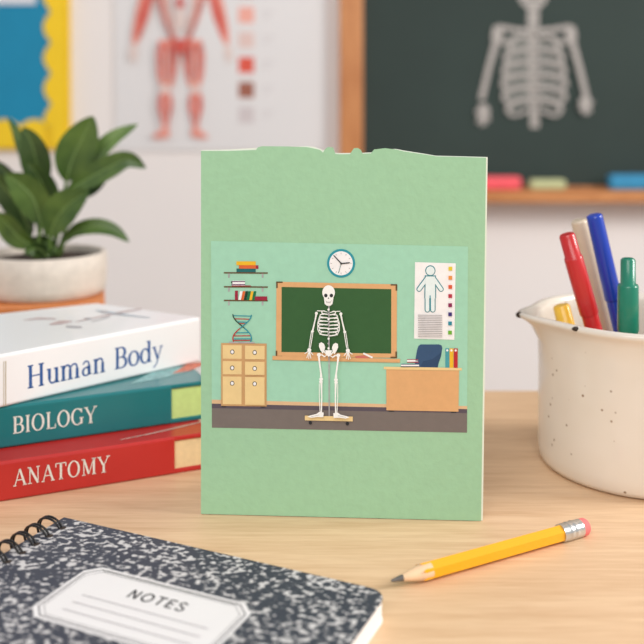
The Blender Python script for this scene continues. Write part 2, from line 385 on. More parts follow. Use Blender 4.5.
def leafmat(name, a, b_):
    m = bpy.data.materials.new(name); m.use_nodes = True; nt = m.node_tree; b = nt.nodes['Principled BSDF']
    b.inputs['Roughness'].default_value = .38; b.inputs['Subsurface Weight'].default_value = .0
    tc = nt.nodes.new('ShaderNodeTexCoord'); n = nt.nodes.new('ShaderNodeTexNoise'); n.inputs['Scale'].default_value = 45
    r = nt.nodes.new('ShaderNodeValToRGB'); r.color_ramp.elements[0].position = .35; r.color_ramp.elements[1].position = .65
    r.color_ramp.elements[0].color = lin(a)+(1,); r.color_ramp.elements[1].color = lin(b_)+(1,)
    nt.links.new(tc.outputs['Object'], n.inputs['Vector']); nt.links.new(n.outputs['Fac'], r.inputs['Fac']); nt.links.new(r.outputs['Color'], b.inputs['Base Color'])
    return m
lg = [leafmat('leaf_green', (56, 84, 28), (86, 112, 44)), leafmat('leaf_dark', (44, 68, 30), (64, 90, 40)), leafmat('leaf_light', (84, 114, 50), (114, 142, 74))]
rib = mat('leaf_midrib', (124, 152, 84), .5, .05)
SB = V((PX, PY, zt-.006))
def catmull(P, n):
    P = [P[0]*2-P[1]]+P+[P[-1]*2-P[-2]]; out = []
    for i in range(1, len(P)-2):
        for k in range(n):
            t = k/n; a, b, c, d = P[i-1:i+3]
            out.append(.5*((2*b)+(c-a)*t+(2*a-5*b+4*c-d)*t*t+(3*b-a-3*c+d)*t**3))
    out.append(P[-2]); return out
def leaf(pts, wpx, dy, k=0, face=0.25, stemdx=0, fold=.18):
    """pts: base..tip along the midrib (as seen), dy: depth offset at base..tip"""
    n = len(pts); P = [ony(p[0], p[1], PY+dy[0]+(dy[1]-dy[0])*i/(n-1)) for i, p in enumerate(pts)]
    C = catmull(P, 8); M = len(C); L = [0]
    for i in range(1, M): L.append(L[-1]+(C[i]-C[i-1]).length)
    w_ = wpx*(PY+D)/F; rows = []; mr = []
    for i, c_ in enumerate(C):
        s = L[i]/L[-1]; W = w_*.5*(math.sin(math.pi*min(1, s**.95)))**.7 if 0 < s < 1 else .0003
        t_ = (C[min(i+1, M-1)]-C[max(i-1, 0)]).normalized()
        side = t_.cross(V((0, -1, 0)))
        if side.length < .1: side = V((1, 0, 0))
        side.normalize(); nn = side.cross(t_).normalized()
        if nn.y > 0: nn = -nn
        sd = (side*math.cos(face)+nn*math.sin(face)).normalized(); nr = sd.cross(t_).normalized()
        if nr.y > 0: nr = -nr
        row = []
        for j in range(-4, 5):
            q = j/4; row.append(c_+sd*(W*q)+nr*(abs(q)*W*fold*1.6-.0))
        rows.append(row); mr.append(c_+nr*.0003)
    mb = MB().grid(rows, lg[k]); mb.grid([[p-V((0, -.0005, 0)) for p in r] for r in rows], lg[k])
    o_ = mb.build('leaf', pot)
    pr = MB().tube(mr[:-2], [.0007*(1-.7*i/M) for i in range(M-2)], rib, 6); pr.build('midrib', o_)
    b0 = SB+V((stemdx, (dy[0])*.5, 0)); mid = b0.lerp(P[0], .5)+V((stemdx*.3, 0, 0))
    MB().tube(catmull([b0, mid, P[0]+(C[1]-C[0])*.5], 5), .0014, lg[2] if k != 1 else lg[0], 8).build('stem', pot)
leaf([(8, 118), (17, 132), (28, 160), (38, 190)][::-1], 15, (.02, .03), 0, .3, -.006)
leaf([(-14, 168), (2, 185), (18, 205), (32, 236)][::-1], 30, (.012, .0), 1, .2, -.012)
leaf([(23, 127), (31, 142), (37, 165), (40, 192)][::-1], 30, (.01, .0), 1, -.15, -.004)
leaf([(-6, 160), (6, 172), (18, 190), (28, 215)][::-1], 22, (.014, .02), 1, .4, -.008)
leaf([(66, 182), (72, 160), (83, 137), (93, 116)], 38, (.005, .0), 0, -.2, .003)
leaf([(74, 190), (92, 162), (112, 140), (138, 124)], 20, (.015, .02), 2, .35, .006)
leaf([(66, 192), (86, 180), (108, 168), (128, 160), (146, 168)], 24, (.003, .0), 0, .15, .004)
leaf([(72, 197), (84, 190), (98, 180), (108, 172)], 22, (.012, .02), 1, .2, .006)
leaf([(28, 162), (38, 176), (46, 194), (46, 222)][::-1], 30, (-.004, -.012), 1, .1, -.001)
leaf([(5, 174), (20, 184), (34, 200), (42, 226)][::-1], 32, (-.012, -.024), 0, -.1, -.004)
leaf([(50, 238), (56, 220), (68, 205), (89, 191)], 34, (-.012, -.02), 0, .15, .003)
leaf([(-6, 212), (6, 222), (18, 236), (34, 247)][::-1], 26, (-.01, -.016), 0, .25, -.006)
leaf([(62, 244), (76, 231), (96, 227), (114, 231), (129, 242)], 17, (-.005, -.012), 0, .5, .008)
leaf([(48, 256), (40, 249), (32, 249), (24, 254)], 14, (-.02, -.03), 1, .4, -.002)
leaf([(58, 252), (50, 244), (40, 242), (28, 240)], 16, (-.01, .0), 1, .2, .0)

# ------------------------------------------------------------------ books
def book_frame(pR, ang): # right end of the spine foot
    u = V((math.cos(ang), math.sin(ang), 0)); return pR, u, V((-u.y, u.x, 0))
def cover_book(name, label, pR, ang, z0, th_, L, Wd, ext, cov, page, word, wp, cap, woff, tmat, bd=.0026, pin=.0012):
    o, u, v = book_frame(pR, ang)
    t = thing(name, label, 'book', (o.x, o.y, z0), 'textbooks in the stack')
    bx = lambda a, b, za, zb, m: MB().obox(o, u, v, a, b, za, zb, m)
    bx((-L, ext), (0, Wd), z0, z0+bd, cov).build('cover_board', t, .0009, 3)
    front = bx((-L, ext), (0, Wd), z0+th_-bd, z0+th_, cov).build('cover_board', t, .0009, 3)
    sp_ = bx((-L, -.0), (-.0006, .003), z0+.0003, z0+th_-.0003, cov).build('spine', t, .0012, 3)
    bx((-L+.003, ext-.003), (.003+pin, Wd-.004), z0+bd, z0+th_-bd, page).build('page_block', t)
    bx((.0, ext-.003), (pin, .0035+pin), z0+bd, z0+th_-bd, page).build('page_edge', t)
    A = wp[0]; n = -v
    P0 = onp(wp[0][0], wp[0][1], o-v*.0006, n); P1 = onp(wp[1][0], wp[1][1], o-v*.0006, n)
    uu = (P1-P0); sc = uu.length/textw(word); uu = u*sc
    mb = MB(); text(mb, word, P0, uu, V((0, 0, cap)), n, tmat, off=.00012)
    mb.build('lettering', sp_)
    return t, front, (o, u, v)
teal = mat('teal_cover', (14, 112, 116), .35, .05, 40, coat=.2); redc = mat('red_cover', (190, 40, 36), .35, .05, 40, coat=.2)
whc = mat('white_cover', (236, 235, 236), .32, .01, 20, coat=.2)
pg1 = mat('cream_pages', (236, 208, 160), .85, .06, 300); pg2 = mat('green_reflection_pages', (196, 222, 138), .85, .05, 300)  # pg2: a light green reflection is put into the page colour
gold = mat('silver_white_ink', (228, 226, 216), .5, .02)
RA = onz(175, 474); z1 = .0207; z2 = .0433; z3 = .0718
t, fr, (o, u, v) = cover_book('textbook', 'red hardcover anatomy book, lowest of the stack', RA, math.radians(23.4), 0, z1, .128, .155, .02, redc, pg1, 'ANATOMY', ((13, 486.5), (110, 471.5)), .0088, 0, gold)
mp = lambda x, y: onz(x, y, z1)
pr = Print(mp, (0, 0, 1)); gr = mat('cover_art_grey', (190, 150, 140), .5, .3, 400)
pr.stroke([(120, 440), (150, 434), (185, 426), (205, 421)], [.6, 1.2, 1.5, 1], gr); pr.build('cover_art', fr)
RB = onz(172, 424, z1)
t, fr, (o, u, v) = cover_book('textbook', 'teal hardcover biology book, middle of the stack', RB, math.radians(24.7), z1, z2-z1, .135, .15, .022, teal, pg2, 'BIOLOGY', ((12, 434), (97, 423)), .0092, 0, gold)
pr = Print(lambda x, y: onz(x, y, z2), (0, 0, 1))
pr.poly([(130, 384), (160, 379), (190, 371), (196, 366), (176, 367), (150, 373)], mat('cover_art_pale', (130, 172, 172), .5, .25, 300))
pr.poly([(172, 374), (190, 371), (202, 366), (204, 362), (188, 364)], mat('cover_art_orange', (196, 108, 84), .5, .3, 300))
pr.build('cover_art', fr)

# white book, its corners read off its own top face
P0 = onz(200, 362, z2); P3 = onz(4, 407.2, z2); T1 = onz(97, 303, z3); P1 = V((T1.x, T1.y, 0))
ds = (P0-P3).normalized(); P3 = P3-ds*.006
d2 = V((math.cos(math.radians(31)), math.sin(math.radians(31)), 0)); P2 = P1-d2*.125
t = thing('textbook', 'white hardcover book with blue Human Body lettering, top of the stack', 'book', (P0.x, P0.y, z2), 'textbooks in the stack')
def quad(mb, ins, za, zb, m):
    c = (P0+P1+P2+P3)/4; Q = [P3, P0, P1, P2]; Q2 = []
    for i in range(4):
        a, b, d = Q[i-1], Q[i], Q[(i+1) % 4]; e1 = (a-b); e1.z = 0; e2 = (d-b); e2.z = 0
        Q2.append(b+(e1.normalized()+e2.normalized())*ins)
    return mb.prism([(q.x, q.y) for q in Q2], za, zb, m)
zz0 = z2+.0002
quad(MB(), 0, zz0, zz0+.0026, whc).build('cover_board', t, .0009, 3)
fr = quad(MB(), 0, z3-.0026, z3, whc).build('cover_board', t, .0009, 3)
quad(MB(), .0045, zz0+.0026, z3-.0026, mat('white_pages', (232, 226, 214), .85, .05, 300)).build('page_block', t)
vv = V((-ds.y, ds.x, 0)); L0 = (P0-P3).length; n = -vv
sp_ = MB().obox(P3, ds, vv, (0, L0), (-.0006, .0046), zz0+.0003, z3-.0003, whc).build('spine', t, .0014, 3)
def onsp(x, y): return onp(x, y, P3-vv*.0006, n)
A = onsp(26.5, 389); B = onsp(163, 357.8); sc = (B-A).length/textw('Human Body')
mb = MB(); text(mb, 'Human Body', A, ds*sc, V((0, 0, .0125)), n, mat('blue_ink', (38, 86, 150), .5, .04), off=.00012)
mb.build('lettering', sp_)
pr = Print(onsp, n, .00012); gl = mat('gold_line', (176, 158, 120), .4, .05)
pr.stroke([(5.6, 361), (5.6, 406)], .7, gl); pr.stroke([(3.6, 361.5), (3.6, 406.5)], .5, gl)
pr.build('hinge_line', sp_)
pr = Print(lambda x, y: onz(x, y, z3), (0, 0, 1)); g1 = mat('print_grey', (176, 172, 174), .6, .15, 400); g2 = mat('print_rose', (190, 168, 166), .6, .15, 400); g3 = mat('print_blue', (176, 186, 196), .6, .1, 300)
pr.stroke([(24, 320.3), (38, 318.6), (56, 319)], [.6, 2, 1], g2); pr.stroke([(50, 324.5), (60, 322.6), (72, 321.5)], [1.5, 4, 1], g2)
pr.stroke([(66, 326.6), (82, 327.4)], [2, 1.6], g1); pr.stroke([(76, 322), (95, 318), (118, 313), (142, 309)], [.7, 1, 1.6, 1], g2)
pr.stroke([(96, 310.5), (114, 313.5), (132, 316), (150, 318)], [1, 2, 1.2, .6], g3); pr.stroke([(92, 322), (110, 317)], .8, g1)
for p_ in ((104, 312), (118, 314), (88, 319)): pr.ell(p_[0], p_[1], 4, .9, g1)
pr.build('cover_art', fr)

# ------------------------------------------------------------------ the greeting card
BL = onz(201, 514.5); BR = onz(481, 521.5); cu = (BR-BL).normalized(); cn = V((cu.y, -cu.x, 0))   # cn faces the viewer
cdm = mat('green_card', (162, 206, 168), .85, .025, 260, bump=.25)
whe = mat('white_card_edge', (238, 240, 228), .8, .02); t = thing('greeting_card', 'green standing card with a printed classroom and skeleton scene', 'card', ((BL.x+BR.x)/2, (BL.y+BR.y)/2, 0))
cp = lambda x, y: onp(x, y, BL, cn)
top = [(201, 151), (228, 151), (256, 150), (258, 147.2), (262, 146.2), (290, 146.5), (308, 147.3), (316, 149), (320, 150), (323, 152.8), (325, 149), (328, 147), (333, 147.4), (335.5, 154), (340, 154.4), (350, 154.2), (352, 151), (354, 148.2), (358, 148), (361, 150), (362.5, 153.8), (371, 153.4), (374, 149.5), (385, 148.2), (396, 149.5), (404, 151.5), (425, 154.6), (436, 156.4), (460, 157), (486, 157.8)]
front = [(481, 521.5), (201, 514.5)]+top
P = [cp(*q) for q in front]
for q in P[:2]: q.z = .0003
MB().slab(P, -cn*.0004, cdm).build('front_panel', t)
back = [(201, 150.2), (228, 149.6), (256, 148), (262, 146.8), (290, 147.2), (306, 146.2), (314, 147), (322, 150), (336, 153.2), (340, 153.2), (352, 153), (362, 153), (372, 152.4), (376, 150), (396, 149), (404, 150.6), (425, 153.9), (436, 155.8), (460, 156.4), (487.8, 157.2)]
Q = [cp(483, 521.6), cp(201, 514.5)]+[cp(*q) for q in back]
for q in Q[:2]: q.z = .0002
MB().slab([q-cn*.0006 for q in Q], -cn*.0012, whe).build('backing_board', t)
m0 = (BL+BR)/2-cn*.002; m0.z = 0
pz = [m0, m0-cn*.055, m0+V((0, 0, .11))]
MB().slab([p_-cu*.001 for p_ in pz], cu*.002, whe).build('stand_strut', t)

pal = lambda nm, c_: mat('print_'+nm, c_, .85, .03, 260, bump=.1)
mint = pal('mint', (164, 216, 188)); flo = pal('floor', (122, 112, 107)); fld = pal('floor_dark', (92, 82, 92)); skirt = pal('skirting', (226, 188, 146))
ora = pal('orange_wood', (226, 174, 120)); orl = pal('light_wood', (240, 210, 150)); ord_ = pal('brown', (104, 74, 40)); ormm = pal('mid_wood', (210, 164, 112))
grn = pal('board_green', (52, 96, 52)); wht = pal('white', (250, 248, 248)); tl = pal('teal', (40, 150, 166)); tld = pal('teal_dark', (28, 104, 104))
yl = pal('yellow', (240, 188, 40)); org = pal('orange', (222, 104, 50)); mar = pal('maroon', (158, 36, 62)); rdd = pal('red', (190, 40, 46)); gg = pal('green', (16, 116, 72)); dg = pal('dark_green', (20, 60, 40))
gry = pal('grey', (128, 130, 130)); dk = pal('dark', (44, 44, 48)); nav = pal('navy', (54, 84, 120)); nav2 = pal('navy_light', (72, 102, 140)); pur = pal('purple', (96, 40, 90))
bg = Print(cp, cn, .00008)
bg.poly([(211, 241), (468, 246.5), (467, 432.5), (212, 427.5)], mint)
bg.poly([(211.8, 399.5), (467.2, 406), (467.2, 410), (211.9, 404)], skirt)
bg.poly([(211.9, 403.5), (467.1, 409), (467, 432.5), (212, 427.5)], flo)
bg.poly([(211.9, 403.5), (467.1, 409), (467.1, 413), (211.9, 408)], fld)
scene = bg.build('printed_classroom', t)
def P_(base=.0003): return Print(cp, cn, base)
def done(p, name, label=None):
    o_ = p.build(name, scene)
    return o_
# shelves with books
for i, yy in enumerate((272.6, 286.6, 300.2)):
    p = P_()
    for bx_ in (229, 262.7): p.rect(bx_-.8, yy+.5, bx_+.8, yy+5, gry)
    p.rect(224, yy-.6, 267.9, yy+.7, ord_, .006); done(p, 'printed_shelf')
p = P_(); p.rect(236.6, 268.4, 255.8, 272.3, tld); p.rect(239, 265, 256, 268.5, org); p.rect(256, 265.2, 258.5, 268.7, mar); p.rect(236.5, 261.2, 255.8, 265, yl); done(p, 'printed_book_pile')
p = P_(); p.rect(232, 280.6, 245, 286, wht)
for yy in (281, 284): p.rect(231.5, yy, 245.2, yy+.9, pur)
p.poly([(231, 282.4), (232.5, 280.8), (232.5, 284)], dk); p.rect(232, 285.3, 251, 286.1, mar); done(p, 'printed_magazine_pile')
p = P_(); p.rect(235, 290.6, 238, 299.8, mar)
for i, m_ in enumerate((wht, org, dg, gg, yl, gg)):
    x = 238.4+i*2.75; p.poly([(x, 299.9), (x+2.6, 299.9), (x+4.3, 291), (x+1.8, 291)], m_)
p.rect(255, 296.2, 267.3, 300.2, mar); done(p, 'printed_book_row')
# DNA model
p = P_()
def hel(ph): return [(242.3+9.3*math.cos(math.pi*k/16*1.0+ph)*(1 if True else 0), 314+27.5*k/16) for k in range(17)]
L1 = [(242.3-9.3*math.cos(math.pi*k/18*1.15), 314+27.6*k/18) for k in range(19)]; L2 = [(242.3+9.3*math.cos(math.pi*k/18*1.15), 314.5+27.2*k/18) for k in range(19)]
for k, m_ in ((1, tl), (3, rdd), (5, tl), (6, rdd), (12, tl), (14, rdd), (16, tl), (17, rdd)): p.stroke([L1[k], L2[k]], .9, m_)
p.stroke(L1, 1, dg); p.stroke(L1[9:], 1.1, tl); p.stroke(L2, 1, tl); p.stroke(L2[9:], 1.1, rdd)
p.rect(229, 341.4, 254.8, 342.8, gry, .01); done(p, 'printed_helix_model')
# cabinet
p = P_(); p.rect(222, 405, 226, 407, dk); p.rect(261, 405.4, 265.5, 407.3, dk); p.rect(221.2, 342.8, 266.7, 405.6, ormm, .012)
for (xa, xb, kx, dy) in ((222.9, 241.8, 232.4, 0), (245.2, 264.8, 254.9, .4)):
    for (ya, yb) in ((344.8, 358.4), (360.7, 373.9), (376, 403.8)):
        p.rect(xa, ya+dy, xb, yb+dy, orl, .012)
        ky = ya+dy+6.9; p.ell(kx, ky, 2.2, 2.4, dk, 14); p.ell(kx, ky, 1.5, 1.7, wht, 14)
done(p, 'printed_cabinet')
# chalkboard
p = P_()
p.poly([(276.5, 281.6), (397, 284.2), (396.7, 357.6), (276, 356.8)], ora)
p.poly([(281.7, 286.8), (391.3, 289), (391.2, 353.4), (281.5, 351.8)], grn)
for (x, y, sx, sy) in ((276.2, 281.4, 1, 1), (397.2, 284, -1, 1), (397, 357.8, -1, -1), (275.8, 357, 1, -1)):
    p.poly([(x, y), (x+sx*6.5, y), (x+sx*6.5, y+sy*1.4), (x+sx*1.6, y+sy*1.4), (x+sx*1.6, y+sy*6.5), (x, y+sy*6.5)], ord_)
p.poly([(272.6, 355.6), (400, 358.6), (400, 362), (272.6, 359.2)], ora); p.rect(272.6, 359, 400, 359.7, ormm, .022)
p.poly([(355, 356), (364, 355), (370, 358), (356, 357.8)], pal('pink', (206, 116, 104))); p.stroke([(363.3, 353), (372.6, 357.3)], 1.7, wht)
done(p, 'printed_chalkboard')
# clock
p = P_(); p.ell(341.1, 263.2, 14, 14.3, tl, 48); p.ell(341.1, 263.2, 11.7, 12, wht, 48)
for k in range(12):
    a_ = math.pi*k/6; p.stroke([(341.1+9*math.cos(a_), 263.2+9.2*math.sin(a_)), (341.1+10.6*math.cos(a_), 263.2+10.9*math.sin(a_))], .5, gry)
p.stroke([(333.6, 255), (341.3, 263.2)], [.9, 1.2], dk); p.stroke([(341, 263.4), (349.8, 262.4)], [1.2, 1.1], dk); p.stroke([(341.3, 262.5), (338.6, 272.8)], .5, tld); p.ell(341.2, 263.2, 1.1, 1.1, dk, 12)
done(p, 'printed_clock')
# poster
p = P_(); p.poly([(415, 262), (455.7, 263.2), (454.3, 339.6), (414, 338.4)], wht)
ic = pal('cyan_fill', (234, 246, 246))
def fig(m_, g):
    p.ell(430.3, 270.5, 4.4+g, 4.6+g, m_, 20)
    for pts, w_ in (([(427.5, 277.5), (419, 289)], 3.8), ([(433, 277.5), (441, 289)], 3.8)):
        p.stroke(pts, w_+2*g, m_); p.ell(pts[1][0], pts[1][1], w_/2+g, w_/2+g, m_, 12)
    p.poly([(425.5-g, 276-g), (435-g*0+g, 276-g), (435.3+g, 298), (425-g, 298)], m_)
    p.stroke([(427.3, 294), (427.3, 309.5)], 4+2*g, m_); p.stroke([(432.7, 294), (432.7, 309.5)], 4+2*g, m_)
    p.ell(427.3, 309.5, 2+g, 2+g, m_, 12); p.ell(432.7, 309.5, 2+g, 2+g, m_, 12)
fig(pal('icon_teal', (44, 140, 152)), .75); fig(ic, -.15); p.stroke([(430, 295), (430, 309)], .9, tl)
for i, c_ in enumerate(((232, 206, 50), (236, 150, 70), (222, 90, 50), (184, 44, 66), (140, 36, 84), (56, 44, 120), (40, 140, 160), (110, 180, 50))):
    yy = 268.3+i*9.1; xx = 450.2-i*.06; p.rect(xx-1.85, yy-1.9, xx+1.85, yy+1.9, pal('swatch_%d' % i, c_))
for i in range(13): p.rect(417.8, 314.2+i*1.78, 442, 314.9+i*1.78, gry, .01)
done(p, 'printed_wall_poster')
# chair, desk, desk things
p = P_(); p.poly([(415, 362), (417, 350), (418.3, 346), (420.5, 344.3), (439, 344.3), (441.6, 345.4), (442.2, 348), (441, 356), (438.5, 363), (437.5, 368), (414.8, 368)], nav)
p.poly([(423, 361), (432, 359), (439, 354), (441.3, 352), (440.3, 358), (438.5, 363), (437.6, 368), (420, 368)], pal('navy_shade', (44, 72, 106))); done(p, 'printed_chair')
p = P_(); p.rect(407, 359, 418, 362.6, wht); p.rect(407, 359, 418, 359.7, mar); p.rect(407, 361.6, 418.6, 362.5, mar); p.rect(401, 363.6, 419, 367.4, wht); p.rect(401, 363.6, 419.2, 364.4, nav); p.rect(400.8, 366, 419.2, 367, dk); done(p, 'printed_book_pile')
p = P_()
for x, m_ in ((445.3, pal('binder_teal', (74, 160, 170))), (449.5, yl), (453.7, rdd)):
    p.rect(x, 348.2, x+3.9, 368, m_); p.ell(x+1.9, 350.2, 1.1, 1.1, wht, 12)
done(p, 'printed_binder_row')
p = P_(); p.rect(388.5, 409.5, 394, 411.5, dk); p.rect(451, 410.5, 456, 412.6, dk); p.poly([(386.2, 369), (459, 370), (458.4, 411.4), (386.4, 410)], ora)
p.poly([(386.2, 369), (459, 370), (459, 371), (386.2, 370)], ormm); p.poly([(383.8, 366.4), (461.7, 367.7), (461.6, 370.2), (383.8, 369)], orl); done(p, 'printed_desk')
# printed skeleton on its trolley
p = P_(.0008); bone = pal('bone', (252, 252, 248))
p.ell(310.5, 422.2, 1.7, 1.9, dk, 12); p.ell(347.4, 423, 1.7, 1.9, dk, 12); p.poly([(305, 415), (352.8, 416), (352.8, 420.8), (305, 419.7)], orl)
p.stroke([(329, 304), (329.3, 415.5)], 1.2, gry)
p.ell(328.7, 292.2, 6.3, 7.3, bone); p.poly([(324, 297), (333.6, 297), (332.6, 303.5), (330.5, 305.3), (327, 305.3), (324.8, 303.5)], bone)
p.ell(325.9, 295.1, 1.75, 1.85, dk, 14); p.ell(331.5, 295.1, 1.75, 1.85, dk, 14); p.poly([(328.6, 296.8), (329.3, 298.3), (327.9, 298.3)], dk)
p.stroke([(325.6, 300), (327, 301.6), (330.3, 301.6), (331.8, 300)], .4, gry)
for k in range(5): p.stroke([(326.6+k, 301.2), (326.6+k, 302.6)], .3, gry)
for sx in (-1, 1):
    q = lambda pts: [(328.8+sx*(x-328.8), y) for x, y in pts]
    p.stroke(q([(330, 311.5), (334, 310.5), (340.5, 310.2)]), .8, bone)
    for i, R in enumerate((6.6, 8.4, 9.2, 9.8, 9.9, 9.2, 7.6)):
        yy = 311.8+i*3.45
        p.stroke(q(bez((329.2, yy+2.0), (329+R*.6, yy+1.6), (329+R*1.0, yy+1.4), (329+R, yy-.4+.6), n=8)), 1.15, bone)
        p.stroke(q(bez((329+R, yy+.2), (329+R*1.05, yy-1.6), (329+R*.8, yy-1.8), (329+R*.55, yy-1.4), n=6)), .95, bone)
    p.stroke(q([(337.5, 315), (339.6, 322), (339.6, 329), (337, 334)]), .8, bone)
    p.ell(*q([(341, 312.6)])[0], 1.5, 1.6, bone, 12)
    p.stroke(q([(341, 313), (342.4, 320), (344.6, 329.5)]), [1.8, 1.2, 1.6], bone); p.ell(*q([(344.9, 330.5)])[0], 1.5, 1.3, bone, 12)
    p.stroke(q([(344.4, 331), (345.6, 339), (347, 347)]), .8, bone); p.stroke(q([(345.9, 331), (347.2, 339), (348.2, 347)]), .7, bone)
    p.ell(*q([(348, 349)])[0], 2, 2, bone, 12)
    for fx, fy in ((344.2, 354), (346.4, 357.4), (348.6, 358), (350.6, 357), (352.6, 352.6)): p.stroke(q([(348, 349.5), (fx, fy)]), [.9, .7], bone)
    p.poly(q([(333, 350), (332.2, 346), (333.5, 342.6), (336, 341.2), (338.2, 342.4), (338.4, 345.6), (336.8, 349.4), (334.6, 352.6)]), bone)
    p.stroke(q([(333.5, 350), (330.5, 354), (333, 355.5), (336, 353.4)]), 1.3, bone); p.ell(*q([(338.4, 353.6)])[0], 2, 1.8, bone, 12)
    p.stroke(q([(338.6, 354), (337.8, 362), (336.4, 372), (336.2, 376)]), [2.2, 1.5, 1.6, 2.6], bone); p.ell(*q([(336.2, 377.8)])[0], 2, 1.7, bone, 12)
    p.ell(*q([(336.4, 380.5)])[0], 1.9, 1.4, bone, 12)
    p.stroke(q([(336, 381), (335.6, 396), (336, 411)]), [2, 1.1, 1.3], bone); p.stroke(q([(338, 382), (338, 396), (337.2, 411)]), .7, bone)
    p.poly(q([(333.6, 411), (338, 410.3), (341, 412.4), (347.5, 414), (349.8, 415.2), (346, 416.2), (340, 415.4), (334, 415.6)]), bone)
    p.stroke(q([(338, 413.3), (346, 415)]), .35, gry)
p.poly([(325.4, 348.4), (332.4, 348.4), (331, 353), (329, 355), (326.8, 353)], bone)
for k in range(9): p.ell(328.9, 308+k*4.8, 1.1, 1.2, gry if k % 2 else bone, 8)
done(p, 'printed_skeleton')

# ------------------------------------------------------------------ enamel mug and markers
MX, MY, MR, MH = .1812, .0655, .0563, .086
def enamel():
    m = bpy.data.materials.new('speckled_enamel'); m.use_nodes = True; nt = m.node_tree; b = nt.nodes['Principled BSDF']
    b.inputs['Roughness'].default_value = .22; b.inputs['Coat Weight'].default_value = .3
    tc = nt.nodes.new('ShaderNodeTexCoord'); vo = nt.nodes.new('ShaderNodeTexVoronoi'); vo.inputs['Scale'].default_value = 170
    n = nt.nodes.new('ShaderNodeTexNoise'); n.inputs['Scale'].default_value = 30
    r = nt.nodes.new('ShaderNodeValToRGB'); r.color_ramp.elements[0].position = .07; r.color_ramp.elements[1].position = .17
    r.color_ramp.elements[0].color = (.30, .19, .11, 1); r.color_ramp.elements[1].color = (1, 1, 1, 1)
    gate = nt.nodes.new('ShaderNodeMath'); gate.operation = 'GREATER_THAN'; gate.inputs[1].default_value = .62
    sp = nt.nodes.new('ShaderNodeSeparateColor'); nt.links.new(vo.outputs['Color'], sp.inputs[0]); nt.links.new(sp.outputs[0], gate.inputs[0])
    mx = nt.nodes.new('ShaderNodeMix'); mx.data_type = 'RGBA'; mx.inputs[6].default_value = (1, 1, 1, 1)
    nt.links.new(gate.outputs[0], mx.inputs[0]); nt.links.new(r.outputs['Color'], mx.inputs[7])
    mu = nt.nodes.new('ShaderNodeMix'); mu.data_type = 'RGBA'; mu.blend_type = 'MULTIPLY'; mu.inputs[0].default_value = 1
    r2 = nt.nodes.new('ShaderNodeValToRGB'); r2.color_ramp.elements[0].color = lin((224, 212, 196))+(1,); r2.color_ramp.elements[1].color = lin((236, 228, 218))+(1,)
    nt.links.new(tc.outputs['Object'], vo.inputs['Vector']); nt.links.new(tc.outputs['Object'], n.inputs['Vector']); nt.links.new(vo.outputs['Distance'], r.inputs['Fac'])
    nt.links.new(n.outputs['Fac'], r2.inputs['Fac']); nt.links.new(r2.outputs['Color'], mu.inputs[6]); nt.links.new(mx.outputs[2], mu.inputs[7])
    nt.links.new(mu.outputs[2], b.inputs['Base Color']); return m
en = enamel()
t = thing('mug', 'cream speckled enamel mug with chipped rim and pouring lip, holding markers', 'mug', (MX, MY, 0))
def spout(a, z, r):
    if z < .062: return 0
    d = (a-math.radians(182)+math.pi) % (2*math.pi)-math.pi; k = min(1, (z-.062)/(MH-.062))
    return .0105*k*k*math.exp(-(d/.26)**2)
prof = [(.001, .0), (MR*.9, 0), (MR*.965, .0012), (MR*.99, .004), (MR, .01), (MR, .03), (MR, .055), (MR, .07), (MR+.0006, .079), (MR+.0022, .0825), (MR+.0034, .0838), (MR+.0038, .0852), (MR+.003, .0866), (MR+.0012, .087), (MR-.001, .0864), (MR-.0022, .084), (MR-.0026, .078), (MR-.003, .05), (MR-.003, .01), (MR-.006, .005), (.001, .005)]
mb = MB(); lathe(mb, MX, MY, prof, en, 128, spout); body = mb.build('mug_body', t)
chip = mat('rim_chip', (52, 38, 30), .6, .2, 300)
def blob(mb, c_, rx, ry, rz, m, n=10):
    rows = []
    for i in range(n//2+1):
        ph = math.pi*i/(n//2)-math.pi/2
        rows.append([c_+V((rx*math.cos(ph)*math.cos(2*math.pi*k/n)*(1+.15*math.sin(3*k)), ry*math.cos(ph)*math.sin(2*math.pi*k/n), rz*math.sin(ph))) for k in range(n)])
    mb.grid(rows, m, closeu=True)
for ang, sx, sz_ in ((-142, .0024, .0013), (-138.5, .0008, .0008), (182, .0022, .0018)):
    a_ = math.radians(ang); R = MR+.0028+spout(a_ % (2*math.pi), .0855, 0); mb = MB()
    blob(mb, V((MX+R*math.cos(a_), MY+R*math.sin(a_), .0855)), sx, sx*.8, sz_, chip); mb.build('rim_chip', body)

